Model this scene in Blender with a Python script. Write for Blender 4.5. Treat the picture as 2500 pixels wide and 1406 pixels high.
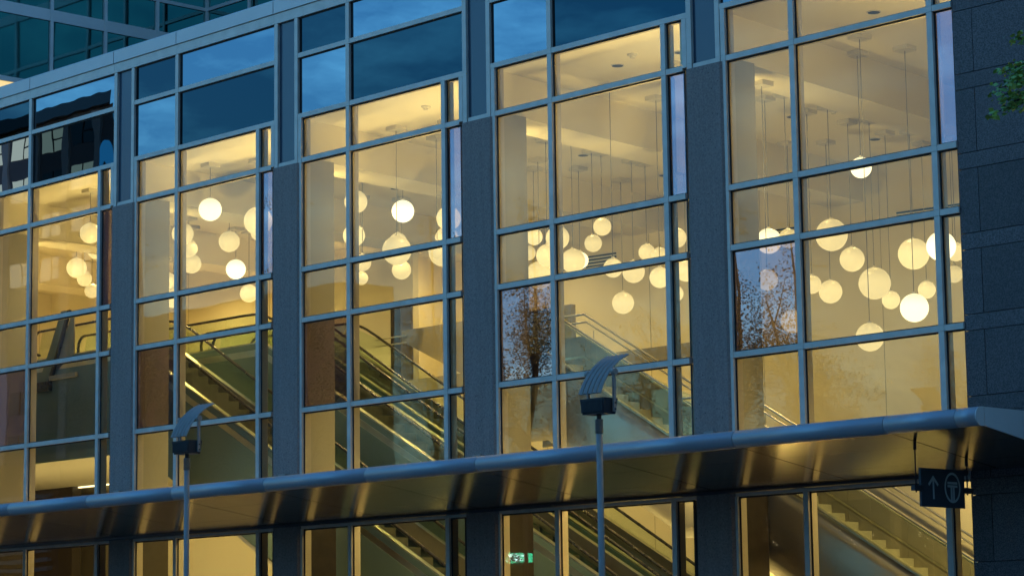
import bpy, bmesh, math, random
from mathutils import Vector, Matrix
random.seed(7)
S = bpy.context.scene
COL = S.collection
for o in list(bpy.data.objects): bpy.data.objects.remove(o)

# ------------------------------------------------------------------ camera, sky, sun, exposure
F_PX, CX, CY, CZ, YAW, PITCH, ROLL = 6113.48, 51.2799, -33.2026, -8.2424, 0.804075, 0.147523, -0.0140657
cam = bpy.data.objects.new('camera', bpy.data.cameras.new('camera')); COL.objects.link(cam)
cam.data.sensor_width = 36.0; cam.data.lens = F_PX * 36.0 / 2500.0
cam.data.clip_start = 0.5; cam.data.clip_end = 2000
fw = Vector((-math.sin(YAW)*math.cos(PITCH), math.cos(YAW)*math.cos(PITCH), math.sin(PITCH)))
rt = Vector((math.cos(YAW), math.sin(YAW), 0)); up = rt.cross(fw)
r2 = rt*math.cos(ROLL) + up*math.sin(ROLL); u2 = up*math.cos(ROLL) - rt*math.sin(ROLL)
cam.matrix_world = Matrix(((r2.x,u2.x,-fw.x,CX),(r2.y,u2.y,-fw.y,CY),(r2.z,u2.z,-fw.z,CZ),(0,0,0,1)))
S.camera = cam

SUN_EL, SUN_ROT = math.radians(6.0), math.radians(25)      # low behind the building
W = bpy.data.worlds.new('World'); S.world = W; W.use_nodes = True
wn, wl = W.node_tree.nodes, W.node_tree.links
wn.clear()
wo = wn.new('ShaderNodeOutputWorld'); bg = wn.new('ShaderNodeBackground')
sky = wn.new('ShaderNodeTexSky'); sky.sky_type = 'NISHITA'; sky.sun_disc = False
sky.sun_elevation = SUN_EL; sky.sun_rotation = SUN_ROT; sky.air_density = 1.4; sky.dust_density = 0.6; sky.ozone_density = 6.0
tc = wn.new('ShaderNodeTexCoord'); mp = wn.new('ShaderNodeMapping'); mp.inputs['Scale'].default_value = (2.2, 2.2, 7.0)
nz = wn.new('ShaderNodeTexNoise'); nz.inputs['Scale'].default_value = 6.0; nz.inputs['Detail'].default_value = 7; nz.inputs['Roughness'].default_value = .62
rmp = wn.new('ShaderNodeValToRGB'); rmp.color_ramp.elements[0].position = .46; rmp.color_ramp.elements[1].position = .74
rmp.color_ramp.elements[0].color = (1,1,1,1); rmp.color_ramp.elements[1].color = (2.5,2.0,1.65,1)
mul = wn.new('ShaderNodeMix'); mul.data_type = 'RGBA'; mul.blend_type = 'MULTIPLY'; mul.inputs[0].default_value = 1
wl.new(tc.outputs['Generated'], mp.inputs['Vector']); wl.new(mp.outputs[0], nz.inputs['Vector']); wl.new(nz.outputs['Fac'], rmp.inputs[0])
wl.new(sky.outputs[0], mul.inputs[6]); wl.new(rmp.outputs[0], mul.inputs[7]); wl.new(mul.outputs[2], bg.inputs['Color'])
bg.inputs['Strength'].default_value = 0.15
wl.new(bg.outputs[0], wo.inputs['Surface'])
sun = bpy.data.objects.new('sun', bpy.data.lights.new('sun', 'SUN')); COL.objects.link(sun)
sun.data.energy = 0.02; sun.data.angle = math.radians(12); sun.data.color = (1, .85, .7)
sd = Vector((math.sin(SUN_ROT)*math.cos(SUN_EL), math.cos(SUN_ROT)*math.cos(SUN_EL), math.sin(SUN_EL)))
sun.rotation_euler = sd.to_track_quat('Z', 'Y').to_euler(); sun.location = (0, 0, 40)
V = S.view_settings
S.display_settings.display_device = 'sRGB'; V.view_transform = 'Standard'; V.look = 'None'; V.exposure = 1.9; V.gamma = 1.0; V.use_curve_mapping = False
C = S.cycles
C.use_denoising = True
try: C.denoiser = 'OPENIMAGEDENOISE'
except Exception: pass
C.max_bounces = 9; C.diffuse_bounces = 5; C.glossy_bounces = 4; C.transparent_max_bounces = 32; C.transmission_bounces = 6
C.caustics_reflective = False; C.caustics_refractive = False; C.sample_clamp_indirect = 4.0
C.use_light_tree = True

# ------------------------------------------------------------------ materials
def new_mat(name):
    m = bpy.data.materials.new(name); m.use_nodes = True
    n, l = m.node_tree.nodes, m.node_tree.links
    return m, n, l, n['Principled BSDF']
def coords(n):
    g = n.new('ShaderNodeNewGeometry'); return g.outputs['Position']
def mat(name, col, rough=.6, metal=0.0, var=.12, nscale=3.0, bump=0.0, bscale=40.0, spec=.5, emit=None, estr=0.0, aniso=0.0):
    m, n, l, p = new_mat(name)
    p.inputs['Roughness'].default_value = rough; p.inputs['Metallic'].default_value = metal
    p.inputs['Specular IOR Level'].default_value = spec
    if aniso: p.inputs['Anisotropic'].default_value = aniso
    pos = coords(n)
    if var > 0:
        t = n.new('ShaderNodeTexNoise'); t.inputs['Scale'].default_value = nscale; t.inputs['Detail'].default_value = 5
        l.new(pos, t.inputs['Vector'])
        r = n.new('ShaderNodeValToRGB'); r.color_ramp.elements[0].position = .3; r.color_ramp.elements[1].position = .7
        r.color_ramp.elements[0].color = tuple(c*(1-var) for c in col)+(1,); r.color_ramp.elements[1].color = tuple(min(1,c*(1+var)) for c in col)+(1,)
        l.new(t.outputs['Fac'], r.inputs[0]); l.new(r.outputs[0], p.inputs['Base Color'])
        mr = n.new('ShaderNodeMapRange'); mr.inputs['To Min'].default_value = max(.02,rough*.85); mr.inputs['To Max'].default_value = min(1,rough*1.15)
        l.new(t.outputs['Fac'], mr.inputs['Value']); l.new(mr.outputs[0], p.inputs['Roughness'])
    else:
        p.inputs['Base Color'].default_value = tuple(col)+(1,)
    if bump > 0:
        t2 = n.new('ShaderNodeTexNoise'); t2.inputs['Scale'].default_value = bscale; t2.inputs['Detail'].default_value = 3
        l.new(pos, t2.inputs['Vector'])
        b = n.new('ShaderNodeBump'); b.inputs['Strength'].default_value = 1; b.inputs['Distance'].default_value = bump
        l.new(t2.outputs['Fac'], b.inputs['Height']); l.new(b.outputs[0], p.inputs['Normal'])
    if emit:
        p.inputs['Emission Color'].default_value = tuple(emit)+(1,); p.inputs['Emission Strength'].default_value = estr
    return m
def glass(name, tint, ior, base_refl=0.0, wav=.0012, wscale=.9, rtint=(1,1,1)):
    """clear pane: straight transmission plus a mirror reflection"""
    m, n, l, p = new_mat(name); n.remove(p)
    out = [x for x in n if x.type == 'OUTPUT_MATERIAL'][0]
    tr = n.new('ShaderNodeBsdfTransparent'); tr.inputs[0].default_value = tuple(tint)+(1,)
    gl = n.new('ShaderNodeBsdfGlossy'); gl.inputs['Roughness'].default_value = .0; gl.inputs['Color'].default_value = tuple(rtint)+(1,)
    lw = n.new('ShaderNodeLayerWeight'); lw.inputs['Blend'].default_value = .5
    r0 = ((ior-1)/(ior+1))**2
    pw = n.new('ShaderNodeMath'); pw.operation = 'POWER'; pw.inputs[1].default_value = 5; l.new(lw.outputs['Facing'], pw.inputs[0])
    fr = n.new('ShaderNodeMath'); fr.operation = 'MULTIPLY_ADD'; fr.inputs[1].default_value = 1-r0; fr.inputs[2].default_value = r0; l.new(pw.outputs[0], fr.inputs[0])
    mx = n.new('ShaderNodeMixShader')
    ad = n.new('ShaderNodeMath'); ad.operation = 'ADD'; ad.use_clamp = True; ad.inputs[1].default_value = base_refl
    l.new(fr.outputs[0], ad.inputs[0]); l.new(ad.outputs[0], mx.inputs[0]); l.new(tr.outputs[0], mx.inputs[1]); l.new(gl.outputs[0], mx.inputs[2])
    t = n.new('ShaderNodeTexNoise'); t.inputs['Scale'].default_value = wscale; t.inputs['Detail'].default_value = 1
    l.new(coords(n), t.inputs['Vector'])
    b = n.new('ShaderNodeBump'); b.inputs['Distance'].default_value = wav; l.new(t.outputs['Fac'], b.inputs['Height'])
    l.new(b.outputs[0], gl.inputs['Normal'])
    l.new(mx.outputs[0], out.inputs['Surface'])
    return m
def mirror_panel(name, col, rough, wav, wscale):
    m, n, l, p = new_mat(name)
    p.inputs['Base Color'].default_value = tuple(col)+(1,); p.inputs['Metallic'].default_value = 1; p.inputs['Roughness'].default_value = rough
    t = n.new('ShaderNodeTexNoise'); t.inputs['Scale'].default_value = wscale; t.inputs['Detail'].default_value = 1.5; l.new(coords(n), t.inputs['Vector'])
    b = n.new('ShaderNodeBump'); b.inputs['Distance'].default_value = wav; l.new(t.outputs['Fac'], b.inputs['Height']); l.new(b.outputs[0], p.inputs['Normal'])
    return m

M = {}
M['alu'] = mat('aluminium_frame', (.58,.53,.46), .42, .10, .12, 3.5)
M['coping'] = mat('coping_metal', (.58,.56,.53), .45, .15, .07, .9)
M['gasket'] = mat('black_gasket', (.008,.008,.010), .6, 0, 0)
M['inner'] = mat('inner_frame', (.46,.41,.34), .55, 0, .05)
M['conc'] = None
M['colpan'] = mat('column_panel', (.035,.065,.10), .18, 0, .05, .5)
M['pane'] = glass('clear_glass', (.95,.95,.88), 1.40, 0.0, .0010)
M['refl'] = glass('reflective_glass', (.66,.61,.58), 1.5, .165, .0010, rtint=(.78,.74,.95))
M['gndpane'] = glass('entrance_glass', (.94,.94,.87), 1.36, 0.0, .0010)
M['spl'] = mirror_panel('mirror_spandrel', (.15,.215,.265), .004, .0013, .75)
M['spd'] = mirror_panel('dark_spandrel', (.022,.055,.072), .004, .0013, .75)
M['canopy'] = mirror_panel('brushed_soffit', (.46,.42,.35), .18, .0016, 1.6)
M['tube'] = mat('canopy_tube', (.40,.42,.44), .42, .35, 0)
M['cream'] = mat('cream_wall', (.74,.68,.52), .8, 0, .03, .4)
M['seam'] = mat('wall_seam', (.40,.36,.27), .8, 0, 0)
M['ceil'] = mat('ceiling_paint', (.78,.73,.60), .85, 0, .02, .4)
M['colint'] = mat('column_paint', (.36,.34,.29), .7, 0, .04, .6)
M['stoneclad'] = mat('dark_stone_cladding', (.022,.016,.012), .45, 0, .3, 5, .001, 60)
M['doorwood'] = mat('dark_door', (.11,.085,.06), .5, 0, .1, 2)
M['parapet'] = mat('taupe_parapet', (.32,.28,.21), .45, 0, .05, .8)
M['floor'] = mat('hall_floor', (.42,.37,.29), .3, 0, .08, 1.2)
M['clad'] = mat('escalator_cladding', (.15,.215,.20), .35, .2, .04, .5)
M['steel'] = mat('stainless_steel', (.60,.58,.50), .34, 1.0, .06, 3)
M['rubber'] = mat('black_handrail', (.014,.013,.012), .28, 0, .1, 6)
M['step'] = mat('escalator_step', (.14,.135,.12), .45, .4, .2, 9)
M['bglass'] = glass('balustrade_glass', (.90,.95,.88), 1.45, .02, .0006)
M['stair'] = mat('stair_stone', (.52,.48,.40), .6, 0, .06, 3)
M['stairmetal'] = mat('stair_stringer_metal', (.40,.38,.34), .32, .55, .05, .6, .004, .7)
M['white'] = mat('white_fitting', (.62,.59,.52), .6, 0, 0)
M['rodmetal'] = mat('rod_metal', (.22,.21,.18), .5, 0, 0)
M['dark'] = mat('dark_fitting', (.012,.014,.018), .5, 0, 0)
M['globe'] = mat('globe_glass', (.30,.28,.24), .35, 0, 0, emit=(1.0,.76,.33), estr=.25)
M['globe_b'] = mat('bright_globe_glass', (.30,.28,.24), .35, 0, 0, emit=(1.0,.84,.52), estr=.55)
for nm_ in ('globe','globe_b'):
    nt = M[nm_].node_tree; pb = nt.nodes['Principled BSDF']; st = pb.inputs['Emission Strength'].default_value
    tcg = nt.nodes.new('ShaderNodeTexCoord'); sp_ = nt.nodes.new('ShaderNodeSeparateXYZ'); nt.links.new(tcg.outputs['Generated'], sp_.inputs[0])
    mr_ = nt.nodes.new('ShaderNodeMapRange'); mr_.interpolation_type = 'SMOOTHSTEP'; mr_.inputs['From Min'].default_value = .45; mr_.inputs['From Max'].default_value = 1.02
    mr_.inputs['To Min'].default_value = st*1.06; mr_.inputs['To Max'].default_value = st*.62  # emission painted dimmer at the top as the rod fitting's shadow
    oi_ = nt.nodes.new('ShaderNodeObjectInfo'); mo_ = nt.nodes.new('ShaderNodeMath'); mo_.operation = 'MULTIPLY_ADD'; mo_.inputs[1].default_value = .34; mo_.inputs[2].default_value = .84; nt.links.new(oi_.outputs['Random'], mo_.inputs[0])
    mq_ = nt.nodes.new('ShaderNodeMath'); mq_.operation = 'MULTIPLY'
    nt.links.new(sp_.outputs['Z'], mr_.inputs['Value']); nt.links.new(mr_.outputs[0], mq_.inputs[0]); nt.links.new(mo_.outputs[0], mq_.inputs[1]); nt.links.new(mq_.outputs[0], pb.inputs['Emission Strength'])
M['lamp_on'] = mat('linear_lamp', (.9,.9,.8), .5, 0, 0, emit=(1,.86,.5), estr=.7)
M['litwin'] = mat('lit_window', (.6,.5,.3), .4, 0, 0, emit=(1,.72,.28), estr=.25)
M['lampmetal'] = mat('street_lamp_metal', (.33,.29,.25), .5, 0, .08, 6)
M['lampdark'] = mat('street_lamp_housing', (.030,.036,.044), .45, .2, .1, 9)
M['signplate'] = mat('sign_plate', (.030,.042,.055), .45, 0, .08, 5)
M['signmark'] = mat('sign_mark', (.34,.40,.42), .5, 0, .05, 9)
M['granite'] = None
m, n, l, p = new_mat('granite_tile')
p.inputs['Roughness'].default_value = .55
pos = coords(n)
a = n.new('ShaderNodeTexNoise'); a.inputs['Scale'].default_value = 55; a.inputs['Detail'].default_value = 4; l.new(pos, a.inputs['Vector'])
b_ = n.new('ShaderNodeTexNoise'); b_.inputs['Scale'].default_value = .8; b_.inputs['Detail'].default_value = 3; l.new(pos, b_.inputs['Vector'])
r = n.new('ShaderNodeValToRGB'); r.color_ramp.elements[0].position = .38; r.color_ramp.elements[1].position = .66
r.color_ramp.elements[0].color = (.034,.030,.031,1); r.color_ramp.elements[1].color = (.150,.122,.118,1)
l.new(a.outputs['Fac'], r.inputs[0])
oi = n.new('ShaderNodeObjectInfo'); ma = n.new('ShaderNodeMath'); ma.operation = 'MULTIPLY_ADD'; ma.inputs[1].default_value = .5; ma.inputs[2].default_value = .6
l.new(oi.outputs['Random'], ma.inputs[0])
ad = n.new('ShaderNodeMath'); ad.operation = 'ADD'; l.new(ma.outputs[0], ad.inputs[0])
m3 = n.new('ShaderNodeMath'); m3.operation = 'MULTIPLY'; m3.inputs[1].default_value = .3; l.new(b_.outputs['Fac'], m3.inputs[0]); l.new(m3.outputs[0], ad.inputs[1])
mm = n.new('ShaderNodeMix'); mm.data_type = 'RGBA'; mm.blend_type = 'MULTIPLY'; mm.inputs[0].default_value = 1
l.new(r.outputs[0], mm.inputs[6]); l.new(ad.outputs[0], mm.inputs[7]); l.new(mm.outputs[2], p.inputs['Base Color'])
bp = n.new('ShaderNodeBump'); bp.inputs['Distance'].default_value = .0015; l.new(a.outputs['Fac'], bp.inputs['Height']); l.new(bp.outputs[0], p.inputs['Normal'])
M['granite'] = m
m, n, l, p = new_mat('pier_concrete')
p.inputs['Roughness'].default_value = .85
pos = coords(n)
mp_ = n.new('ShaderNodeMapping'); mp_.inputs['Scale'].default_value = (9, 9, .45); l.new(pos, mp_.inputs['Vector'])
a = n.new('ShaderNodeTexNoise'); a.inputs['Scale'].default_value = 1; a.inputs['Detail'].default_value = 6; l.new(mp_.outputs[0], a.inputs['Vector'])
c_ = n.new('ShaderNodeTexNoise'); c_.inputs['Scale'].default_value = 30; c_.inputs['Detail'].default_value = 4; l.new(pos, c_.inputs['Vector'])
vo = n.new('ShaderNodeTexVoronoi'); vo.inputs['Scale'].default_value = 9; l.new(pos, vo.inputs['Vector'])
pit = n.new('ShaderNodeMapRange'); pit.inputs['From Min'].default_value = .06; pit.inputs['From Max'].default_value = .13; pit.inputs['To Min'].default_value = .35; l.new(vo.outputs['Distance'], pit.inputs['Value'])
r = n.new('ShaderNodeValToRGB'); r.color_ramp.elements[0].position = .30; r.color_ramp.elements[1].position = .72
r.color_ramp.elements[0].color = (.250,.195,.168,1); r.color_ramp.elements[1].color = (.300,.235,.202,1); l.new(a.outputs['Fac'], r.inputs[0])
m1_ = n.new('ShaderNodeMix'); m1_.data_type = 'RGBA'; m1_.blend_type = 'MULTIPLY'; m1_.inputs[0].default_value = 1; l.new(r.outputs[0], m1_.inputs[6]); l.new(pit.outputs[0], m1_.inputs[7])
m2_ = n.new('ShaderNodeMix'); m2_.data_type = 'RGBA'; m2_.blend_type = 'OVERLAY'; m2_.inputs[0].default_value = .5; l.new(m1_.outputs[2], m2_.inputs[6]); l.new(c_.outputs['Fac'], m2_.inputs[7]); l.new(m2_.outputs[2], p.inputs['Base Color'])
bp = n.new('ShaderNodeBump'); bp.inputs['Distance'].default_value = .002; l.new(c_.outputs['Fac'], bp.inputs['Height']); l.new(bp.outputs[0], p.inputs['Normal'])
M['conc'] = m
M['bark'] = mat('tree_bark', (.075,.058,.045), .9, 0, .3, 12, .01, 18)
M['leaf'] = mat('tree_leaf', (.10,.075,.04), .7, 0, .35, 2.0)
M['leaf_b'] = mat('spring_leaf', (.22,.36,.07), .55, 0, .4, 6.0)
M['brick'] = mat('brown_brick', (.16,.065,.035), .85, 0, .25, 1.5)
M['darkbrick'] = mat('dark_brick', (.06,.04,.032), .85, 0, .25, 1.5)
M['bconc'] = mat('opposite_concrete', (.10,.10,.11), .8, 0, .12, .3)
M['bwin'] = mat('opposite_window', (.05,.05,.05), .2, 0, 0, emit=(1,.90,.68), estr=.40)
M['bdark'] = mat('opposite_dark_glass', (.02,.03,.04), .1, 0, 0)
M['bluearch'] = mat('blue_arch', (.02,.20,.45), .5, 0, 0, emit=(.05,.40,.85), estr=.55)
M['louvre'] = mat('grey_louvre', (.30,.30,.31), .6, 0, .05)
M['green'] = mat('green_display', (.0,.1,.05), .5, 0, 0, emit=(.05,.9,.45), estr=3.5)
M['greenmark'] = mat('display_marks', (.5,.6,.6), .5, 0, 0, emit=(.7,.95,.95), estr=7)
M['bulb'] = mat('street_bulb', (1,.9,.7), .5, 0, 0, emit=(1,.82,.5), estr=9)
M['teal'] = mirror_panel('tower_glass', (.11,.27,.27), .03, .003, .6)
M['asphalt'] = mat('asphalt', (.05,.05,.05), .85, 0, .2, 3, .004, 60)
M['paving'] = mat('paving', (.20,.20,.19), .8, 0, .15, 2)
M['kerb'] = mat('kerb_stone', (.28,.28,.27), .8, 0, .1, 4)
M['paint'] = mat('road_paint', (.7,.7,.68), .7, 0, .1, 6)

# ------------------------------------------------------------------ builders
def link(o, parent=None):
    COL.objects.link(o)
    if parent is not None:
        o.parent = parent
    return o
def wloc(o):
    v = Vector(o.location)
    if o.parent is not None: v += wloc(o.parent)
    return v
def empty(name, loc=(0,0,0), parent=None):
    o = bpy.data.objects.new(name, None); o.empty_display_size = .2
    link(o, parent); o.location = Vector(loc) - (wloc(parent) if parent else Vector((0,0,0)))
    return o
def place(o, loc, parent):
    link(o, parent); o.location = Vector(loc) - (wloc(parent) if parent else Vector((0,0,0))); return o
_box = {}
def box(name, x0, x1, y0, y1, z0, z1, m, parent=None):
    d = (round(x1-x0,4), round(y1-y0,4), round(z1-z0,4)); key = d+(m.name,)
    if key not in _box:
        X,Y,Z = d[0]/2, d[1]/2, d[2]/2
        me = bpy.data.meshes.new(name)
        me.from_pydata([(-X,-Y,-Z),(X,-Y,-Z),(X,Y,-Z),(-X,Y,-Z),(-X,-Y,Z),(X,-Y,Z),(X,Y,Z),(-X,Y,Z)], [],
                       [(0,3,2,1),(4,5,6,7),(0,1,5,4),(1,2,6,5),(2,3,7,6),(3,0,4,7)])
        me.materials.append(m); _box[key] = me
    return place(bpy.data.objects.new(name, _box[key]), ((x0+x1)/2,(y0+y1)/2,(z0+z1)/2), parent)
def mesh(name, verts, faces, m, parent=None, smooth=False, loc=(0,0,0)):
    me = bpy.data.meshes.new(name); me.from_pydata([tuple(Vector(v)-Vector(loc)) for v in verts], [], faces)
    me.materials.append(m)
    bm = bmesh.new(); bm.from_mesh(me); bmesh.ops.recalc_face_normals(bm, faces=bm.faces); bm.to_mesh(me); bm.free()
    if smooth:
        for pl in me.polygons: pl.use_smooth = len(pl.vertices) <= 4
    return place(bpy.data.objects.new(name, me), loc, parent)
def prism_xy(name, poly, z0, z1, m, parent=None):
    n_ = len(poly); v = [(x,y,z0) for x,y in poly]+[(x,y,z1) for x,y in poly]
    f = [tuple(range(n_-1,-1,-1)), tuple(range(n_,2*n_))]+[(i,(i+1)%n_,(i+1)%n_+n_,i+n_) for i in range(n_)]
    return mesh(name, v, f, m, parent, loc=(poly[0][0],poly[0][1],z0))
def prism_xz(name, poly, y0, y1, m, parent=None):
    n_ = len(poly); v = [(x,y0,z) for x,z in poly]+[(x,y1,z) for x,z in poly]
    f = [tuple(range(n_)), tuple(range(2*n_-1,n_-1,-1))]+[(i,i+n_,(i+1)%n_+n_,(i+1)%n_) for i in range(n_)]
    return mesh(name, v, f, m, parent, loc=(poly[0][0],y0,poly[0][1]))
def prism_yz(name, poly, x0, x1, m, parent=None):
    n_ = len(poly); v = [(x0,y,z) for y,z in poly]+[(x1,y,z) for y,z in poly]
    f = [tuple(range(n_)), tuple(range(2*n_-1,n_-1,-1))]+[(i,i+n_,(i+1)%n_+n_,(i+1)%n_) for i in range(n_)]
    return mesh(name, v, f, m, parent, loc=(x0,poly[0][0],poly[0][1]))
def sweep_data(pts, rad, seg=8, flat=1.0):
    """tube along points; rad number or list"""
    pts = [Vector(p_) for p_ in pts]; V_, F_ = [], []
    for i, p_ in enumerate(pts):
        t = (pts[min(i+1,len(pts)-1)]-pts[max(i-1,0)]).normalized()
        a_ = Vector((0,1,0)) if abs(t.y) < .9 else Vector((1,0,0))
        s1 = t.cross(a_).normalized(); s2 = t.cross(s1).normalized()
        r_ = rad[i] if isinstance(rad,(list,tuple)) else rad
        for k in range(seg):
            an = 2*math.pi*k/seg
            V_.append(p_ + s1*math.cos(an)*r_*flat + s2*math.sin(an)*r_)
    for i in range(len(pts)-1):
        for k in range(seg):
            F_.append((i*seg+k, i*seg+(k+1)%seg, (i+1)*seg+(k+1)%seg, (i+1)*seg+k))
    F_.append(tuple(range(seg-1,-1,-1))); F_.append(tuple((len(pts)-1)*seg+k for k in range(seg)))
    return V_, F_
def tube(name, pts, rad, m, parent=None, seg=8, flat=1.0):
    v, f = sweep_data(pts, rad, seg, flat)
    return mesh(name, v, f, m, parent, True, loc=tuple(pts[0]))
def tag(o, label=None, cat=None, group=None, kind=None):
    if label: o['label'] = label
    if cat: o['category'] = cat
    if group: o['group'] = group
    if kind: o['kind'] = kind
    return o
def struct(o): o['kind'] = 'structure'; return o
ORD = ['first','second','third','fourth','fifth','sixth','seventh','eighth','ninth','tenth','eleventh','twelfth','thirteenth','fourteenth','fifteenth','sixteenth','seventeenth','eighteenth','nineteenth','twentieth']

GZ = -9.842
S0B, S0T, PT = 5.50, 5.72, 6.05
LV = {'S1':4.658,'L0':3.327,'L1':2.358,'L2':0.0,'L3':-1.0815,'L4':-2.986}
HB = .050            # half height of a transom

# ================================================================== setting
def ground():
    box('pavement', -160, 200, -11, 0.3, GZ-.3, GZ, M['paving'])['kind'] = 'structure'
    box('road', -160, 200, -21.15, -11.15, GZ-.4, GZ-.13, M['asphalt'])['kind'] = 'structure'
    box('kerb', -160, 200, -11.15, -11.0, GZ-.4, GZ+.004, M['kerb'])['kind'] = 'structure'
    box('ground', -600, 600, -600, 600, GZ-1.0, GZ-.45, M['paving'])['kind'] = 'structure'
    box('opposite_pavement', -160, 200, -60, -21.15, GZ-.3, GZ, M['paving'])['kind'] = 'structure'
    for i in range(12):
        struct(box('road_marking', -30+i*9, -26+i*9, -16.2, -16.05, GZ-.13, GZ-.126, M['paint']))
ground()

# ================================================================== facade
B = empty('glass_hall', (9, 0, GZ))
tag(B, 'grey framed glass facade with concrete piers and warm lit atrium behind', 'building')
KS = range(-1, 5)
rows = [('L1','L0',0),('L2','L1',1),('L3','L2',2),('L4','L3',3)]
def pane(x0,x1,z0,z1,m):
    g = box('pane', x0,x1,.0,.012,z0,z1,m,B)
    t = .022; gv, gf = [], []
    for (a,b,c,d) in ((x0,x1,z0,z0+t),(x0,x1,z1-t*1.4,z1),(x0,x0+t*1.5,z0+t,z1-t*1.4),(x1-t,x1,z0+t,z1-t*1.4)):
        i = len(gv); gv += [(a,-.012,c),(b,-.012,c),(b,-.003,c),(a,-.003,c),(a,-.012,d),(b,-.012,d),(b,-.003,d),(a,-.003,d)]
        gf += [tuple(i+j for j in q_) for q_ in ((0,3,2,1),(4,5,6,7),(0,1,5,4),(1,2,6,5),(2,3,7,6),(3,0,4,7))]
    mesh('gasket', gv, gf, M['gasket'], g, loc=((x0+x1)/2,.006,(z0+z1)/2))
def transom(x0,x1,z,h=HB,inner=True):
    o = box('transom', x0+.004, x1-.004, -.066, -.002, z-h, z+h, M['alu'], B)
    if inner: box('inner_rail', x0, x1, .014, .175, z-.045, z+.045, M['inner'], o)
def mullion(x0,x1,zs,ztop,zbot,inner=True):
    """cap cut at every transom, with a short joint block at the crossing"""
    cuts = sorted([z for z in zs if zbot < z < ztop], reverse=True); top = ztop
    for z in cuts:
        if top-(z+HB) > .02: box('mullion', x0,x1,-.07,-.002,z+HB+.004,top-.004,M['alu'],B)
        box('mullion_joint', x0,x1,-.072,-.002,z-HB,z+HB,M['alu'],B); top = z-HB
    if top-zbot > .02: box('mullion', x0,x1,-.07,-.002,zbot,top-.004,M['alu'],B)
    if inner: box('inner_mullion', (x0+x1)/2-.045,(x0+x1)/2+.045,.014,.19,zbot,ztop,M['inner'],B)
ZL = [LV[k] for k in ('S1','L0','L1','L2','L3','L4')]
for k in KS:
    X = 6.0*k
    lf, m1, rr, rf = (-1.638,-1.533), (-.060,.052), (2.957-.056,2.957+.056), (3.429,3.538)
    last = (k == 4)
    cells = [(X+lf[1], X+m1[0]), (X+m1[1], X+rr[0]), (X+rr[1], X+(rf[0] if not last else 3.40-.0))]
    # vision glass
    for lo, hi, ri in rows:
        for ci,(a,b) in enumerate(cells):
            spec = (ri==3 and ci==0) or (ri==1 and ci==2)
            bb = b
            pane(a, bb, LV[lo]+HB, LV[hi]-HB, M['refl'] if spec else M['pane'])
    for a,b in cells: pane(a, b, -4.70, LV['L4']-HB, M['pane'])
    for a,b in cells: pane(a, b, GZ+.08, -5.47, M['gndpane'])
    # frames
    mullion(X+m1[0], X+m1[1], ZL, S0B, -4.75)
    mullion(X+rr[0], X+rr[1], [LV[q_] for q_ in ('L1','L2','L3','L4')], LV['L0']-HB, -4.75)
    mullion(X+lf[0], X+lf[1], [LV[q_] for q_ in ('L1','L2','L3','L4')], LV['L0']-HB, -4.75)
    for (a,b) in (m1, rr, lf): 
        box('mullion', X+a, X+b, -.06, -.002, GZ+.02, -5.47, M['alu'], B); box('inner_mullion', X+(a+b)/2-.045, X+(a+b)/2+.045, .014, .19, GZ+.02, -5.25, M['inner'], B)
    if not last:
        mullion(X+rf[0], X+rf[1], [LV['L1']], LV['L0']-HB, LV['L1'])
        mullion(X+3.546, X+3.66, [LV['L1']], S0B, LV['L1']-.06, False)
        mullion(X+4.236, X+4.343, [LV['L1']], S0B, LV['L1']-.06, False)
        tag(box('column_panel', X+3.66, X+4.236, -.004, .02, LV['L1']+.05, S0B, M['colpan'], B))
        box('column_panel_sill', X+3.668, X+4.228, -.05, -.006, LV['L1']-.045, LV['L1']+.045, M['alu'], B)
    for nm in ('L1','L2','L3','L4'):
        for a,b in cells: transom(a,b,LV[nm])
    xe = X+3.546 if not last else X+3.40
    transom(X-1.657, X+m1[0], LV['L0']); transom(X+m1[1], xe, LV['L0'])
    transom(X-1.657, X+m1[0], LV['S1'], inner=False); transom(X+m1[1], xe, LV['S1'], inner=False)
    # spandrel checkerboard
    for (a,b,c,d,mm_) in ((X-1.657,X+m1[0],LV['S1']+HB,S0B,M['spd']),(X+m1[1],xe,LV['S1']+HB,S0B,M['spl']),
                          (X-1.657,X+m1[0],LV['L0']+HB,LV['S1']-HB,M['spl']),(X+m1[1],xe,LV['L0']+HB,LV['S1']-HB,M['spd'])):
        sp = box('spandrel_panel', a,b,-.004,.02,c,d,mm_,B)
        box('gasket', a,b,-.012,-.005,d-.03,d,M['gasket'],sp); box('gasket', a,a+.035,-.012,-.005,c,d-.03,M['gasket'],sp)
    # parapet: rail and coping pieces
    for a,b in ((X-1.46, X+.0),(X, X+3.54),(X+3.54, X+4.54)):
        box('parapet_rail', a+.003, b-.003, -.072, .02, S0B+.002, S0T, M['alu'], B)
    for a,b in ((X-2.46, X),(X, X+3.54)):
        v = [(a+.012,y,z) for y,z in ((-.10,S0T+.012),(.35,S0T+.012),(.35,PT),(-.06,PT),(-.10,PT-.03))]
        v += [(b-.012,y,z) for _,y,z in v]; nn = 5
        mesh('coping', v, [tuple(range(nn)),tuple(range(2*nn-1,nn-1,-1))]+[(i,i+nn,(i+1)%nn+nn,(i+1)%nn) for i in range(nn)], M['coping'], B, loc=(a,0,S0T))
    # pier between bays
    if not last:
        px0, px1 = X+3.54, X+4.42
        prism_xy('pier', [(px0+.02,-.11),(px1-.06,-.11),(px1,-.05),(px1,.22),(px0,.22),(px0,-.09)], GZ+.004, LV['L1']-.05, M['conc'], B)
        box('bracket', px0+.30, px0+.52, -.20, -.112, -4.62, -4.30, M['lampmetal'], B)
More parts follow.
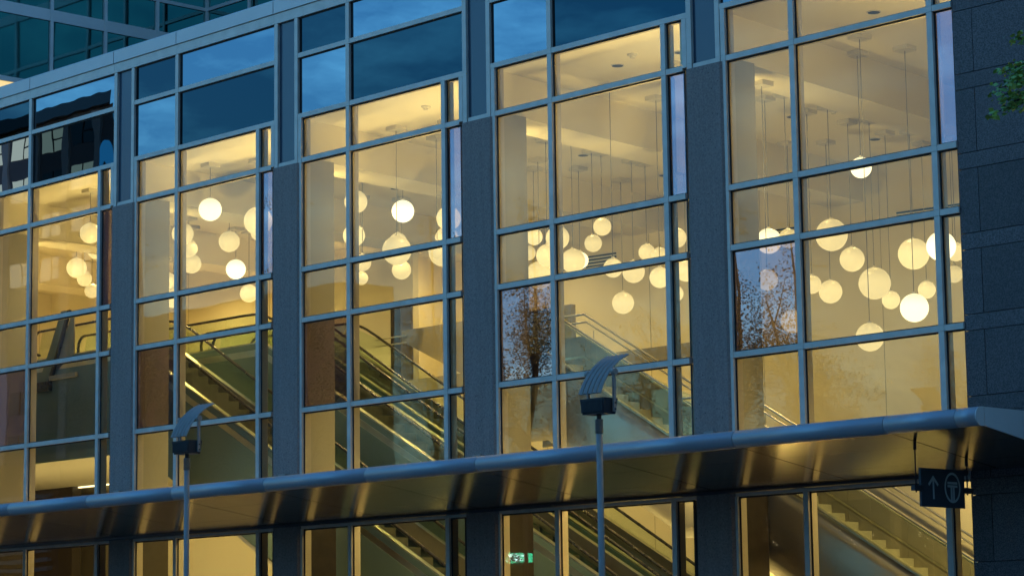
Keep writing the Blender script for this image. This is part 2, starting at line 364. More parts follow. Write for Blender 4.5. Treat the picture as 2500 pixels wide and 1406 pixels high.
    box('canopy_head', X-1.638 if k>-1 else X-1.638, X+4.36 if not last else X+3.40, -.05, .10, -5.47, -4.72, M['alu'], B)
box('spandrel_backing', -9, 27.4, .021, .19, LV['L0'], S0T, M['dark'], B)
box('parapet_core', -9, 27.4, .0205, .34, S0T-.2, S0T+.01, M['dark'], B)

# canopy (a part of the building)
cp = empty('canopy', (10, -1.5, -5.0), B)
cuts = [28.06-3*i for i in range(13)]; XR = 29.75
edges = [XR] + cuts
TZ, TR = -4.81, .142
def soff(y): return -4.925 - (y+3.0)*.152
for i in range(len(edges)-1):
    b, a = edges[i], edges[i+1]
    segs = [(a+.006, b-.006)] if i else [(a+.006, 29.38-.006), (29.38+.002, b)]
    for (a_, b_2) in segs:
        v, f = sweep_data([(a_,-3.0,TZ),(b_2,-3.0,TZ)], TR, 28); mesh('tube_section', v, f, M['tube'], cp, True, loc=(a_,-3,TZ))
    for (y0,y1) in ((-2.98,-2.02),(-2.012,-.90),(-.892,-.16)):
        g = .014
        v = [(a+g,y0,soff(y0)),(b-g,y0,soff(y0)),(b-g,y1,soff(y1)),(a+g,y1,soff(y1))]; v += [(x,y,z+.02) for x,y,z in v]
        mesh('soffit_panel', v, [(0,3,2,1),(4,5,6,7),(0,1,5,4),(1,2,6,5),(2,3,7,6),(3,0,4,7)], M['canopy'], cp, loc=(a,y0,soff(y0)))
    box('roof_panel', a+.004, b-.004, -2.95, -.12, -4.70, -4.67, M['alu'], cp)
v, f = sweep_data([(edges[-1]+.02,-3.0,TZ),(XR-.02,-3.0,TZ)], TR-.012, 16); mesh('tube_core', v, f, M['dark'], cp, True, loc=(0,-3,TZ))
prism_yz('canopy_core', [(-2.9,-4.72),(-2.9,soff(-2.9)+.03),(-.2,soff(-.2)+.03),(-.2,-4.72)], edges[-1]+.02, XR-.03, M['dark'], cp)
tube('soffit_cove', [(edges[-1],-.13,-5.37),(27.39,-.13,-5.37)], .045, M['lampdark'], cp, 12)
for (y0,y1) in ((-2.93,-1.975),(-1.967,-1.0),(-.992,-.04)):
    prism_yz('end_plate', [(y0,-4.668),(y0,soff(y0)-.012),(y1,soff(y1)-.012),(y1,-4.668)], XR, XR+.02, M['coping'], cp)
ring = [(-3.0+.142*math.cos(a_), TZ+.142*math.sin(a_)) for a_ in [math.radians(90+180*i/12) for i in range(13)]]+[(-2.938,-4.95),(-2.938,-4.668)]
prism_yz('end_cap', ring, XR, XR+.02, M['coping'], cp)

# roof and interior shell
struct(box('roof', -9, 40, .35, 20, 5.3, 5.6, M['paving']))
YW = lambda x: 13.9+(x-14.6)*.114
REAR = struct(mesh('rear_wall', [(-24,YW(-24),GZ),(29,YW(29),GZ),(29,YW(29),3.6),(-24,YW(-24),3.6),(-24,YW(-24)+.3,GZ),(29,YW(29)+.3,GZ),(29,YW(29)+.3,3.6),(-24,YW(-24)+.3,3.6)],
            [(0,1,2,3),(7,6,5,4),(0,4,5,1),(3,2,6,7),(0,3,7,4),(1,5,6,2)], M['cream']))
struct(box('ceiling', -24, 29, .195, 16, 3.35, 3.6, M['ceil']))
struct(box('hall_floor', -24, 29, .195, 16, GZ-.2, GZ+.004, M['floor']))
struct(box('side_wall_left', -24.3, -24, .2, 16, GZ, 3.6, M['cream']))
struct(box('side_wall_right', 28.2, 28.5, .2, 16, GZ, 3.6, M['cream']))
struct(box('facade_return_wall', 27.36, 28.2, .2, .4, GZ, 3.6, M['cream']))
struct(box('facade_return_wall', -24, -7.5, .05, .2, GZ, 5.5, M['cream']))
BEAMS = [22.15-6*i for i in range(8)]
def in_beam(x,y):
    return any(b-1.05-.114*y < x < b+.05-.114*y for b in BEAMS)
for i,b in enumerate(BEAMS):
    y1 = 15.6
    P = [(b-1.0,.195),(b,.195),(b-.114*y1,y1),(b-1.0-.114*y1,y1)]
    o = prism_xy('ceiling_beam', P, 2.5, 3.349, M['ceil']); struct(o)
    c = empty('interior_column', (b-.5,.6,GZ))
    tag(c, 'square interior column with dark stone foot behind the %s pier from the granite' % ORD[i] if i < 4 else 'square interior column beyond the left edge, %s from the granite' % ORD[i], 'column', 'interior columns behind the piers')
    box('shaft', b-.97, b, .23, 1.10, -5.2, 2.499, M['colint'], c); box('stone_base', b-.98, b+.012, .225, 1.11, GZ+.006, -5.2, M['stoneclad'], c)

for i in range(14):
    xs_ = -19.0+i*3.4
    rw_ = mesh('wall_joint', [(xs_,YW(xs_)-.006,GZ+.1),(xs_+.014,YW(xs_)-.006,GZ+.1),(xs_+.014,YW(xs_)-.006,3.34),(xs_,YW(xs_)-.006,3.34),(xs_,YW(xs_)+.01,GZ+.1),(xs_+.014,YW(xs_)+.01,GZ+.1),(xs_+.014,YW(xs_)+.01,3.34),(xs_,YW(xs_)+.01,3.34)], [(0,1,2,3),(7,6,5,4),(0,4,5,1),(3,2,6,7),(0,3,7,4),(1,5,6,2)], M['seam'], REAR, loc=(xs_,YW(xs_),GZ))
# wall grilles
def grille(x0, x1, z, nb, label):
    g = empty('air_grille', ((x0+x1)/2, YW(x0)-.05, z)); tag(g, label, 'grille', 'air grilles on the rear wall')
    for j in range(nb):
        za = z+j*.085
        mesh('slot', [(x0,YW(x0)-.012,za),(x1,YW(x1)-.012,za),(x1,YW(x1)-.012,za+.042),(x0,YW(x0)-.012,za+.042),(x0,YW(x0)-.004,za),(x1,YW(x1)-.004,za),(x1,YW(x1)-.004,za+.042),(x0,YW(x0)-.004,za+.042)],
             [(0,1,2,3),(7,6,5,4),(0,4,5,1),(3,2,6,7),(0,3,7,4),(1,5,6,2)], M['dark'], g, loc=tuple(g.location))

# ------------------------------------------------------------------ pendants
PEND = {
'D':[(21.27,2.33,-1.28,.2,0),(18.04,6.24,.29,.265,1),(18.55,6.26,.28,.201,0),(15.33,10.2,-.77,.265,0),(17.77,7.94,-.43,.2,0),(16.0,10.76,-.12,.265,0),(18.34,7.94,.56,.341,0),(17.7,9.42,.27,.27,0),(21.79,4.6,1.06,.205,1),(22.65,3.59,-2.4,.265,0),(18.09,9.68,-.28,.348,0),(17.51,10.99,-.46,.202,0),(17.91,11.35,.56,.348,0),(22.65,4.98,-1.73,.272,1),(17.31,12.59,-.06,.202,0),(24.74,3.05,-1.02,.265,1),(19.24,11.0,-.09,.188,0),(20.5,9.34,.07,.2,0)],
'C':[(7.64,9.4,1.69,.192,0),(9.51,7.79,1.67,.2,0),(10.33,7.14,.59,.323,0),(12.05,5.7,.69,.251,0),(13.78,4.3,.71,.255,0),(13.8,4.74,.25,.265,0),(10.18,8.64,1.11,.204,1),(11.88,7.35,1.16,.2,0),(11.84,7.7,1.59,.208,0),(16.72,2.93,-.44,.195,0),(9.84,10.45,.29,.266,0),(11.67,8.9,.68,.262,0),(11.63,9.41,1.2,.196,0),(12.34,9.08,.99,.2,0),(16.58,4.47,-.47,.217,0),(13.59,8.2,-.12,.194,0),(18.85,2.5,-.15,.2,0),(11.57,10.84,.91,.265,0)],
'B':[(6.16,5.04,1.85,.265,0),(7.91,3.62,2.25,.265,0),(4.12,7.0,1.25,.174,0),(7.54,4.13,.93,.2,0),(10.82,2.31,.61,.319,0),(7.23,5.5,1.6,.218,0),(4.51,8.0,1.51,.242,0),(7.81,5.15,2.22,.265,1),(10.66,3.64,.78,.2,0),(6.59,7.5,1.63,.331,0),(9.17,5.29,1.42,.265,0),(12.06,2.71,1.19,.265,0)],
'A':[(2.39,2.35,.95,.2,0),(-2.67,6.2,1.45,.265,0),(2.56,2.65,2.11,.265,0),(-1.05,5.5,2.51,.233,0),(-2.13,6.4,2.33,.259,0),(4.96,1.67,2.26,.268,1),(1.52,4.86,2.29,.265,0),(-1.6,7.47,2.22,.265,1),(-1.71,8.0,1.63,.244,0),(2.51,5.0,2.38,.175,0),(6.09,2.2,1.89,.332,0)],
'Z':[(-3.35,3.58,2.09,.265,0),(-4.31,4.48,2.0,.2,0),(.5,1.37,2.26,.255,0),(-5.82,5.75,1.97,.2,0),(-3.93,4.6,2.74,.244,0)]}
BAYN = {'D':'bay beside the granite','C':'second bay from the granite','B':'third bay from the granite','A':'fourth bay from the granite','Z':'leftmost bay'}
def sphere_data(r, seg=28, rings=18):
    v, f = [(0,0,-r)], []
    for i in range(1, rings):
        a = -math.pi/2+math.pi*i/rings
        for j in range(seg):
            b = 2*math.pi*j/seg; v.append((r*math.cos(a)*math.cos(b), r*math.cos(a)*math.sin(b), r*math.sin(a)))
    v.append((0,0,r)); n_ = len(v)
    for j in range(seg): f.append((0,1+(j+1)%seg,1+j)); f.append((n_-1,n_-1-seg+j,n_-1-seg+(j+1)%seg))
    for i in range(rings-2):
        for j in range(seg):
            a = 1+i*seg; f.append((a+j,a+(j+1)%seg,a+seg+(j+1)%seg,a+seg+j))
    return v, f
_gl = {}
def globe(r, m, parent, loc):
    key = (round(r,3), m.name)
    if key not in _gl:
        v, f = sphere_data(r); me = bpy.data.meshes.new('globe'); me.from_pydata(v,[],f); me.materials.append(m)
        for pl in me.polygons: pl.use_smooth = True
        _gl[key] = me
    return place(bpy.data.objects.new('globe', _gl[key]), loc, parent)
for key, L in PEND.items():
    for i,(x,y,z,r,br) in enumerate(L):
        size = 'small' if r < .225 else ('large' if r > .3 else 'medium')
        p_ = empty('globe_pendant', (x,y,z))
        pos_ = 'leftmost' if i == 0 else ('rightmost' if i == len(L)-1 else ORD[i]+' from left')
        tag(p_, '%s %s globe pendant, %s in the %s' % (size, 'bright' if br else 'cream', pos_, BAYN[key]), 'pendant lamp', 'globe pendants hung in the atrium')
        globe(r, M['globe_b'] if br else M['globe'], p_, (x,y,z))
        zc = 2.5 if in_beam(x,y) else 3.35
        tube('rod', [(x,y,z+r-.01),(x,y,zc-.08)], .0075, M['rodmetal'], p_, 6)
        v,f = sweep_data([(x,y,z+r-.012),(x,y,z+r+.035)], [.05,.03], 10); mesh('collar', v, f, M['white'], p_, loc=(x,y,z+r))
        box('ceiling_box', x-.16, x+.16, y-.16, y+.16, zc-.09, zc-.001, M['white'], p_)

# ------------------------------------------------------------------ recessed downlights with their own spots; those labelled added are extra fill
DL = [(23.9,2.43,'high in the bay beside the granite'),(23.3,9.6,'added for fill deep in the bay beside the granite'),(17.98,1.86,'highest in the second bay from the granite'),(19.52,2.0,'behind the narrow top pane of the second bay'),
      (17.16,8.19,'at the left mullion of the granite side bay'),(16.84,11.49,'among the rods in the granite side bay'),(18.2,4.9,'added for fill, hidden by the pier beside the second bay'),
      (12.3,3.0,'added for fill near the glass of the third bay'),(11.29,7.68,'left and low in the second bay'),(10.83,10.94,'at the right mullion of the second bay'),
      (6.3,3.0,'added for fill near the glass of the fourth bay'),(5.39,7.04,'above the bright globe of the third bay'),(5.5,10.4,'added for fill deep in the third bay'),
      (.35,2.6,'added for fill near the glass of the leftmost bay'),(-.05,6.2,'added for fill over the escalator heads'),(-.5,9.8,'added for fill deep in the fourth bay'),
      (-5.6,2.6,'added for fill beyond the left edge by the glass'),(-6.0,6.2,'added for fill beyond the left edge, mid depth'),(-6.4,9.6,'added for fill beyond the left edge, deep'),
      (-1.0,11.6,'washing the rear wall of the third bay'),(-12,4.0,'added for fill far beyond the left edge'),(-12.4,8.5,'added for fill well past the left edge, deep'),(-18,6.0,'added for fill farthest beyond the left edge')]
SPOT_W = 250; UP_W = 420; COL_W = 155; GND_W = 110
for x,y,lab in DL:
    d = empty('downlight', (x,y,3.35)); tag(d, 'round dark ceiling downlight %s' % lab, 'downlight', 'recessed downlights in the atrium ceiling')
    v,f = sweep_data([(x,y,3.349),(x,y,3.337)], .135, 24); mesh('trim_ring', v, f, M['white'], d, loc=(x,y,3.34))
    v,f = sweep_data([(x,y,3.336),(x,y,3.332)], .112, 24); mesh('reflector', v, f, M['dark'], d, loc=(x,y,3.33))
    li = bpy.data.lights.new('downlight_lamp','SPOT'); li.energy = SPOT_W*(1.6 if (x,y) in ((12.3,3.0),(6.3,3.0),(5.39,7.04)) else 1)*(.44 if x > 22 else .26 if x > 8 else .42 if x > 3 else .62); li.spot_size = math.radians(140); li.spot_blend = .8; li.shadow_soft_size = .1; li.color = (1,.735,.27)
    lo = bpy.data.objects.new('downlight_lamp', li); place(lo, (x,y,3.30), d)
for i,x in enumerate((-6.5,-2.0,2.2,6.6,9.2,13.4,15.4,19.4,21.0,24.4,26.6)):  # added floor lamps, out of view, filling the ground storey with light
    d = empty('floor_fill_light', (x,1.45,GZ)); tag(d, 'added steel floor uplight for fill, unseen behind the glass, %s from the left' % ORD[i], 'uplight', 'added fill uplights in the hall floor')
    v,f = sweep_data([(x,1.45,GZ+.005),(x,1.45,GZ+.03)], .1, 16); mesh('trim_ring', v, f, M['steel'], d, loc=(x,1.45,GZ))
    li = bpy.data.lights.new('floor_fill_lamp','SPOT'); li.energy = UP_W; li.spot_size = math.radians(120); li.spot_blend = .9; li.shadow_soft_size = .12; li.color = (1,.735,.27)
    lo = bpy.data.objects.new('floor_fill_lamp', li); place(lo, (x,1.45,GZ+.06), d); lo.rotation_euler = (math.radians(150),0,0)
for i,b in enumerate([28.35]+BEAMS[:7]):  # added uplights, hidden by the columns, to even out the ceiling light
    x, y, z = b-1.10, .75, -.35
    d = empty('column_fill_light', (x,y,z)); tag(d, 'added white fill uplight on the hidden side of the column, %s from the granite' % ORD[i], 'uplight', 'added fill uplights behind the interior columns')
    box('housing', x-.06, x+.10, y-.12, y+.12, z-.14, z-.02, M['white'], d)
    li = bpy.data.lights.new('column_fill_lamp','SPOT'); li.energy = COL_W; li.spot_size = math.radians(150); li.spot_blend = 1; li.shadow_soft_size = .15; li.color = (1,.735,.27)
    lo = bpy.data.objects.new('column_fill_lamp', li); place(lo, (x,y,z+.03), d); lo.rotation_euler = Vector((.32,-.55,-1)).to_track_quat('Z','Y').to_euler()
for i,b in enumerate([28.35]+BEAMS[:6]):  # added hidden spots that brighten the ground floor
    x, y, z = b-1.10, .75, -4.75
    d = empty('canopy_fill_light', (x,y,z)); tag(d, 'added white fill spotlight at canopy height behind the column, %s from the granite' % ORD[i], 'spotlight', 'added fill spotlights behind the interior columns')
    box('housing', x-.05, x+.10, y-.10, y+.08, z+.02, z+.14, M['white'], d)
    li = bpy.data.lights.new('canopy_fill_lamp','SPOT'); li.energy = GND_W*(1 if b > 9 else .35); li.spot_size = math.radians(150); li.spot_blend = 1; li.shadow_soft_size = .12; li.color = (1,.735,.27)
    lo = bpy.data.objects.new('canopy_fill_lamp', li); place(lo, (x-.05,y,z), d); lo.rotation_euler = Vector((.75,-.45,.45)).to_track_quat('Z','Y').to_euler()
for x,y,lab in ((18.80,1.42,'in the second bay from the granite wall'),(12.78,1.44,'in the third bay from the granite wall'),(18.14,8.39,'in the bay next to the granite wall')):
    d = empty('smoke_detector', (x,y,3.35)); tag(d, 'small white smoke detector on the ceiling %s' % lab, 'smoke detector', 'ceiling smoke detectors')
    v,f = sweep_data([(x,y,3.349),(x,y,3.32),(x,y,3.30),(x,y,3.27)], [.11,.10,.06,.05], 18); mesh('body', v, f, M['white'], d, loc=(x,y,3.3))

# ------------------------------------------------------------------ escalators
T30 = math.tan(math.radians(30))
def escalator(name_label, yn, yf, k, xnew, zfl, zlow):
    """handrail line z = k - x tan30, flat rail at zfl+.95, newel at xnew, foot at zlow"""
    e = empty('escalator', (k/T30, (yn+yf)/2, GZ)); tag(e, name_label, 'escalator', 'escalators in the atrium')
    zr = zfl+.95; xb = (k-zr)/T30; zb = max(zlow+.95, GZ+.95); xl = (k-zb)/T30
    def zline(x, off):                       # slope clipped by the two flat ends
        return min(max(k-x*T30, zb), zr)+off
    for y in (yn, yf):
        pts = []
        for i in range(9):                   # newel loop, top end
            a = math.radians(-90-180*i/8); pts.append((xnew+.28+.28*math.cos(a)*1.0, y, zr-.30+.30*math.sin(a)))
        for x in [xnew+.6, xb-.7]: pts.append((x,y,zr))
        for i in range(5):
            t = (i+1)/6; x = xb-.6+1.2*t; pts.append((x,y, zr - T30*1.2*t*t*.5*1.0 ))
        pts.append((xb+.7,y,k-(xb+.7)*T30)); pts.append((xl-.6,y,k-(xl-.6)*T30))
        pts += [(xl+.2,y,zb+.05),(xl+1.2,y,zb)]
        tube('handrail', pts, .042, M['rubber'], e, 8, .8)
        # glass panels and decks
        xs = [xnew+.3]
        while xs[-1] < xl-.3: xs.append(xs[-1]+1.18)
        for a,b in zip(xs[:-1], xs[1:]):
            sh = .10
            P = [(a+.004-sh, zline(a-sh,-.70)),(b-.004-sh, zline(b-sh,-.70)),(b-.004+sh, zline(b+sh,-.04)),(a+.004+sh, zline(a+sh,-.04))]
            prism_xz('glass_panel', P, y-.006, y+.006, M['bglass'], e)
        s = -1 if y == yn else 1
        xa = xnew-.1
        cham = [xa, xb, xl+1.2]
        def strip(nm, o0, o1, ya, yb, m):
            P = [(x, zline(x,o1)) for x in cham]+[(x, zline(x,o0)) for x in reversed(cham)]
            prism_xz(nm, P, min(ya,yb), max(ya,yb), m, e)
        inn = -s
        strip('inner_skirt', -1.16, -.72, y+inn*.02, y+inn*.035, M['steel'])
        strip('deck', -.745, -.715, y-.07, y+.07, M['steel'])
        strip('outer_trim', -1.06, -.90, y+s*.085, y+s*.11, M['steel'])
        strip('outer_panel', -.90, -.75, y+s*.075, y+s*.09, M['clad'])
        strip('cladding', -3.14, -1.06, y+s*.085, y+s*.12, M['clad'])
    P = [(xnew-.1, zr-3.10),(xb, zr-3.10),(xl, zb-3.1),(xl, zb-3.0),(xb,zr-3.0),(xnew-.1,zr-3.0)]
    prism_xz('soffit', P, yn-.05, yf+.05, M['cream'], e)
    # steps
    n_ = int((xl-xb)/.40)
    for i in range(n_):
        x0 = xb+.2+i*.40; zt = k-(x0+.02)*T30-.97
        if zt < zlow+.02: break
        o = box('step', x0, x0+.40, yn+.13, yf-.13, zt-.46, zt, M['step'], e)
    box('landing_plate', xnew+.2, xb+.2, yn+.13, yf-.13, zr-1.2, zr-.95, M['steel'], e)
    return e
ZF = -.80
escalator('nearest escalator with grey green side cladding, beside the facade', 1.80, 3.15, 1.14, -2.6, ZF, GZ)
escalator('middle escalator of three, its lit steel skirt showing in the third bay', 4.03, 5.32, 2.45, -.25, ZF, GZ)
escalator('farthest escalator, along the cream rear wall side', 5.69, 6.90, 2.49, -.25, ZF, GZ)

# upper floor landing, with the fascia seen in the leftmost bay
struct(box('upper_floor', -23.9, -2.65, 1.6, 12, -1.2, ZF, M['floor']))
struct(box('upper_floor', -2.65, -.36, 3.4, 12, -1.2, ZF, M['floor']))
struct(box('landing_fascia', -23.9, -2.71, 1.5, 1.598, -3.21, ZF-.02, M['clad']))
struct(box('lower_ceiling', -23.9, 1.45, 1.66, 12, -3.2, -3.06, M['colint']))
struct(box('landing_fascia', -2.705, 1.45, 1.58, 1.655, -3.21, -3.0, M['clad']))
struct(box('core_wall', -23.9, 3.6, 9.2, 9.4, GZ+.01, -3.2, M['cream']))

struct(box('gallery_wall', -.3, 3.35, 9.41, 9.6, GZ+.01, 2.49, M['cream']))
dr = empty('doorway', (2.95,9.4,ZF)); tag(dr, 'dark brown recessed doorway on the gallery behind the escalators', 'doorway')
box('door_panel', 2.52, 2.90, 9.36, 9.405, -1.1, 1.0, M['stoneclad'], dr); box('door_panel', 2.91, 3.34, 9.36, 9.405, -1.1, 1.0, M['doorwood'], dr)
struct(prism_xz('gallery_parapet', [(3.36,.17),(9.5,.17),(9.5,-2.95),(3.55,-.19),(3.36,-.19)], 9.0, 9.15, M['parapet']))
struct(box('gallery_edge', 3.36, 13.5, 8.9, 9.2, -1.55, -1.15, M['parapet']))
for zz_ in (.02,-.16): tag(tube('gallery_rail', [(2.4,8.95,zz_),(3.6,8.95,zz_)], .02, M['steel']), '%s thin steel rail across the dark doorway behind the escalators' % ('upper' if zz_ > 0 else 'lower'), 'rail', 'rails across the gallery doorway')
struct(box('stone_core', -14, -8.5, 7.0, 7.3, GZ+.01, -3.21, M['stoneclad']))
tag(box('linear_lamp', -8.45, -6.9, 7.15, 7.22, -3.24, -3.205, M['lamp_on']), 'thin lit linear lamp under the landing in the leftmost bay', 'lamp')
st = empty('steel_strut', (-1.6,1.72,-1.2)); tag(st, 'leaning grey steel strut with dark bracket at the landing in the leftmost bay', 'strut')
prism_xz('strut_plate', [(-2.05,-1.18),(-1.62,-1.18),(-.80,.52),(-1.10,.52)], 1.62, 1.66, M['clad'], st)
prism_xz('strut_edge', [(-1.62,-1.18),(-1.52,-1.18),(-.72,.52),(-.80,.52)], 1.60, 1.68, M['rubber'], st)
prism_xz('rear_plate', [(-1.52,-1.0),(-.62,-.6),(-.62,.5),(-.70,.5)], 1.69, 1.72, M['parapet'], st)
box('bracket', -2.35, -1.55, 1.55, 1.75, -1.42, -1.19, M['rubber'], st); box('bracket_arm', -1.55, -.40, 1.58, 1.72, -1.17, -1.06, M['parapet'], st)
# ------------------------------------------------------------------ stair beside the facade
def stair():
    s = empty('staircase', (20, 1.8, GZ)); tag(s, 'pale stone staircase with glass balustrade and curved steel stringer beside the facade', 'staircase')
    Y0, Y1 = 1.25, 2.30; rise, go = .172, .298
    fl = []      # (x nose, z tread)
    def flight(x, z, n_):
        for i in range(n_):
            box('step', x+i*go, x+i*go+go+.02, Y0+.04, Y1-.04, z-(i+1)*rise-.14, z-(i+1)*rise, M['stair'], s)
        return x+n_*go, z-n_*rise
    x, z = 16.5, -2.45
    pts = [(15.25, z),(x, z)]
    box('top_landing', 15.25, x, Y0+.04, Y1-.04, z-.3, z, M['stair'], s)
    for n_, ld in ((12,.80),(23,2.0)):
        x, z = flight(x, z, n_); pts.append((x,z))
        if x+ld > 28: ld = 28-x
        if ld > 0 and z > GZ+.1: box('landing', x, x+ld, Y0+.04, Y1-.04, z-.16, z, M['stair'], s)
        x += ld; pts.append((x,z))
        if x > 27.8 or z < GZ+.3: break
    def zat(xx):
        for (a,za),(b,zb) in zip(pts[:-1], pts[1:]):
            if a <= xx <= b: return za+(zb-za)*(xx-a)/max(1e-6,b-a)
        return pts[-1][1]
    # steel stringers (straight chords along the flights)
    prof = [pts[0], pts[1], pts[-1]]
    for y0,y1 in ((Y0-.02,Y0+.02),(Y1-.02,Y1+.02)):
        P = [(a,b+.10) for a,b in pts]+[(a,b-1.55) for a,b in reversed(pts)]
        # bowed steel sheet: several slats in depth give the curved highlight
        N = 6; vv, ff = [], []
        for (a,b) in pts:
            for j in range(N+1):
                t = j/N; vv.append((a, y0 - .09*math.sin(math.pi*t) if y0 < 2 else y1, b+.16-1.70*t))
        for i in range(len(pts)-1):
            for j in range(N): a = i*(N+1)+j; ff.append((a,a+1,a+N+2,a+N+1))
        o = mesh('stringer', vv, ff, M['stairmetal'], s, True, loc=(pts[0][0],y0,pts[0][1]))
        md = o.modifiers.new('thick','SOLIDIFY'); md.thickness = .02
        vv = []; 
        for (a,b) in pts: vv += [(a,y0-.03,b+.16),(a,y1+.03,b+.16),(a,y1+.03,b+.20),(a,y0-.03,b+.20)]
        ff = []
        for i in range(len(pts)-1):
            for j in range(4): ff.append((i*4+j,i*4+(j+1)%4,(i+1)*4+(j+1)%4,(i+1)*4+j))
        mesh('stringer_cap', vv, ff, M['steel'], s, loc=(pts[0][0],y0,pts[0][1]))
        xx = pts[0][0]
        while xx < pts[-1][0]-.2:
            b = min(xx+1.3, pts[-1][0])
            if y0 < 2: prism_xz('glass_panel', [(xx+.006,zat(xx)+.08),(b-.006,zat(b)+.08),(b-.006,zat(b)+1.02),(xx+.006,zat(xx)+1.02)], (y0+y1)/2-.006, (y0+y1)/2+.006, M['bglass'], s)
            else: prism_xz('parapet_panel', [(xx+.004,zat(xx)-.2),(b-.004,zat(b)-.2),(b-.004,zat(b)+.62),(xx+.004,zat(xx)+.62)], (y0+y1)/2-.03, (y0+y1)/2+.03, M['parapet'], s)
            xx = b
        yy = (y0+y1)/2
        tube('top_rail', [(a,yy,b+1.04) for a,b in pts], .026, M['steel'], s, 8)
        yi = yy+(.10 if y0 < 2 else -.10)
        tube('grab_rail', [(a+.15,yi,b+.86) for a,b in pts], .021, M['steel'], s, 8)
        for a,b in pts[1:-1]:
            for q_ in (.35,):
                xq = a+q_; tube('rail_bracket', [(xq,yy,zat(xq)+.62),(xq,yi,zat(xq)+.66),(xq,yi,zat(xq)+.86)], .010, M['steel'], s, 6)
                v,f = sweep_data([(xq,yy-.02,zat(xq)+.62),(xq,yy+.02,zat(xq)+.62)], .05, 14); mesh('rail_rosette', v, f, M['steel'], s, loc=(xq,yy,zat(xq)))
stair()
struct(box('stair_wall', 19.3, 28.1, 2.56, 2.7, GZ+.01, -4.5, M['cream']))
grille(4.9, 7.17, 1.84, 4, 'dark slotted air grille on the rear wall in the second bay from the granite')
grille(10.6, 12.9, 1.84, 4, 'dark slotted air grille behind two globes left in the granite side bay')
grille(15.47, 18.3, 1.84, 4, 'dark slotted air grille upper right in the granite side bay')

# ------------------------------------------------------------------ granite wall
gw = empty('granite_wall', (31, 0, GZ)); tag(gw, 'dark blue grey granite clad wall at the right edge', 'wall')
box('wall_core', 27.43, 40, .02, .5, GZ, 8.0, M['dark'], gw)
z = -.165; zs = []
zz = z
while zz < 7.5: zs.append((zz, zz+1.06, 0)); zz += 1.06; zs.append((zz, zz+.265, 1)); zz += .265
zz = z
while zz > GZ+.2:
    zs.append((max(GZ+.01,zz-.265), zz, 1)); zz -= .265
    if zz > GZ+.2: zs.append((max(GZ+.01,zz-1.06), zz, 0)); zz -= 1.06
for z0,z1,t in zs:
    xs = [27.40, 27.78] if t == 0 else [27.40, 28.95]
    while xs[-1] < 39: xs.append(xs[-1]+1.55)
    for a,b in zip(xs[:-1],xs[1:]):
        box('stone_tile', a+(.0 if a < 27.41 else .006), b-.006, -.03+random.uniform(-.002,.002), .018, z0+.006, z1-.006, M['granite'], gw)

# ------------------------------------------------------------------ hanging sign
sg = empty('hanging_sign', (28.06,-1.7,-5.1)); tag(sg, 'dark hanging sign with up arrow and circled T emblem under the canopy', 'sign')
SX = 28.06
box('plate', SX-.02, SX+.02, -2.26, -1.155, -6.01, -5.42, M['signplate'], sg)
def yzpoly(nm, poly, off=.0215): return prism_yz(nm, poly, SX+off-.001, SX+off+.003, M['signmark'], sg)
ay, az = -1.955, -5.70
yzpoly('arrow_shaft', [(ay-.018,az-.19),(ay+.018,az-.19),(ay+.018,az+.12),(ay-.018,az+.12)])
for s_ in (-1,1):
    yzpoly('arrow_barb', [(ay+s_*.0,az+.17),(ay+s_*.0,az+.115),(ay+s_*.105,az+.01),(ay+s_*.13,az+.04)])
ey, ez, R1, R2 = -1.47, -5.70, .235, .200
N = 40
for i in range(1):
    vv = []; ff = []
    for j in range(N):
        a_ = 2*math.pi*j/N
        for R_ in (R1,R2):
            for xx in (SX+.0205,SX+.0245): vv.append((xx, ey+R_*math.cos(a_)*.86, ez+R_*math.sin(a_)))
    for j in range(N):
        a_, b_3 = j*4, ((j+1)%N)*4
        ff += [(a_+1,b_3+1,b_3+3,a_+3),(a_,a_+2,b_3+2,b_3),(a_,b_3,b_3+1,a_+1),(a_+2,a_+3,b_3+3,b_3+2)]
    mesh('emblem_ring', vv, ff, M['signmark'], sg, loc=(SX,ey,ez))
yzpoly('emblem_bar', [(ey-.125,ez+.055),(ey+.125,ez+.055),(ey+.125,ez+.09),(ey-.125,ez+.09)])
yzpoly('emblem_bar', [(ey-.125,ez+.005),(ey+.125,ez+.005),(ey+.125,ez+.04),(ey-.125,ez+.04)])
for s_ in (-1,1):
    yzpoly('emblem_stem', [(ey+s_*.008,ez-.20),(ey+s_*.05,ez-.195),(ey+s_*.05,ez+.004),(ey+s_*.008,ez+.004)])
for y in (-2.36,-1.055):
    tube('rod', [(SX,y,-5.80),(SX,y,soff(y)+.01)], .012, M['dark'], sg, 6)
    tube('rod_sleeve', [(SX,y,soff(y)-.13),(SX,y,soff(y)-.001)], .026, M['dark'], sg, 8)
    a_, b_3 = (y-.09, y+.13) if y < -2 else (y-.13, y+.09)
    box('clamp', SX-.03, SX+.045, a_, b_3, -5.775, -5.69, M['lampdark'], sg)

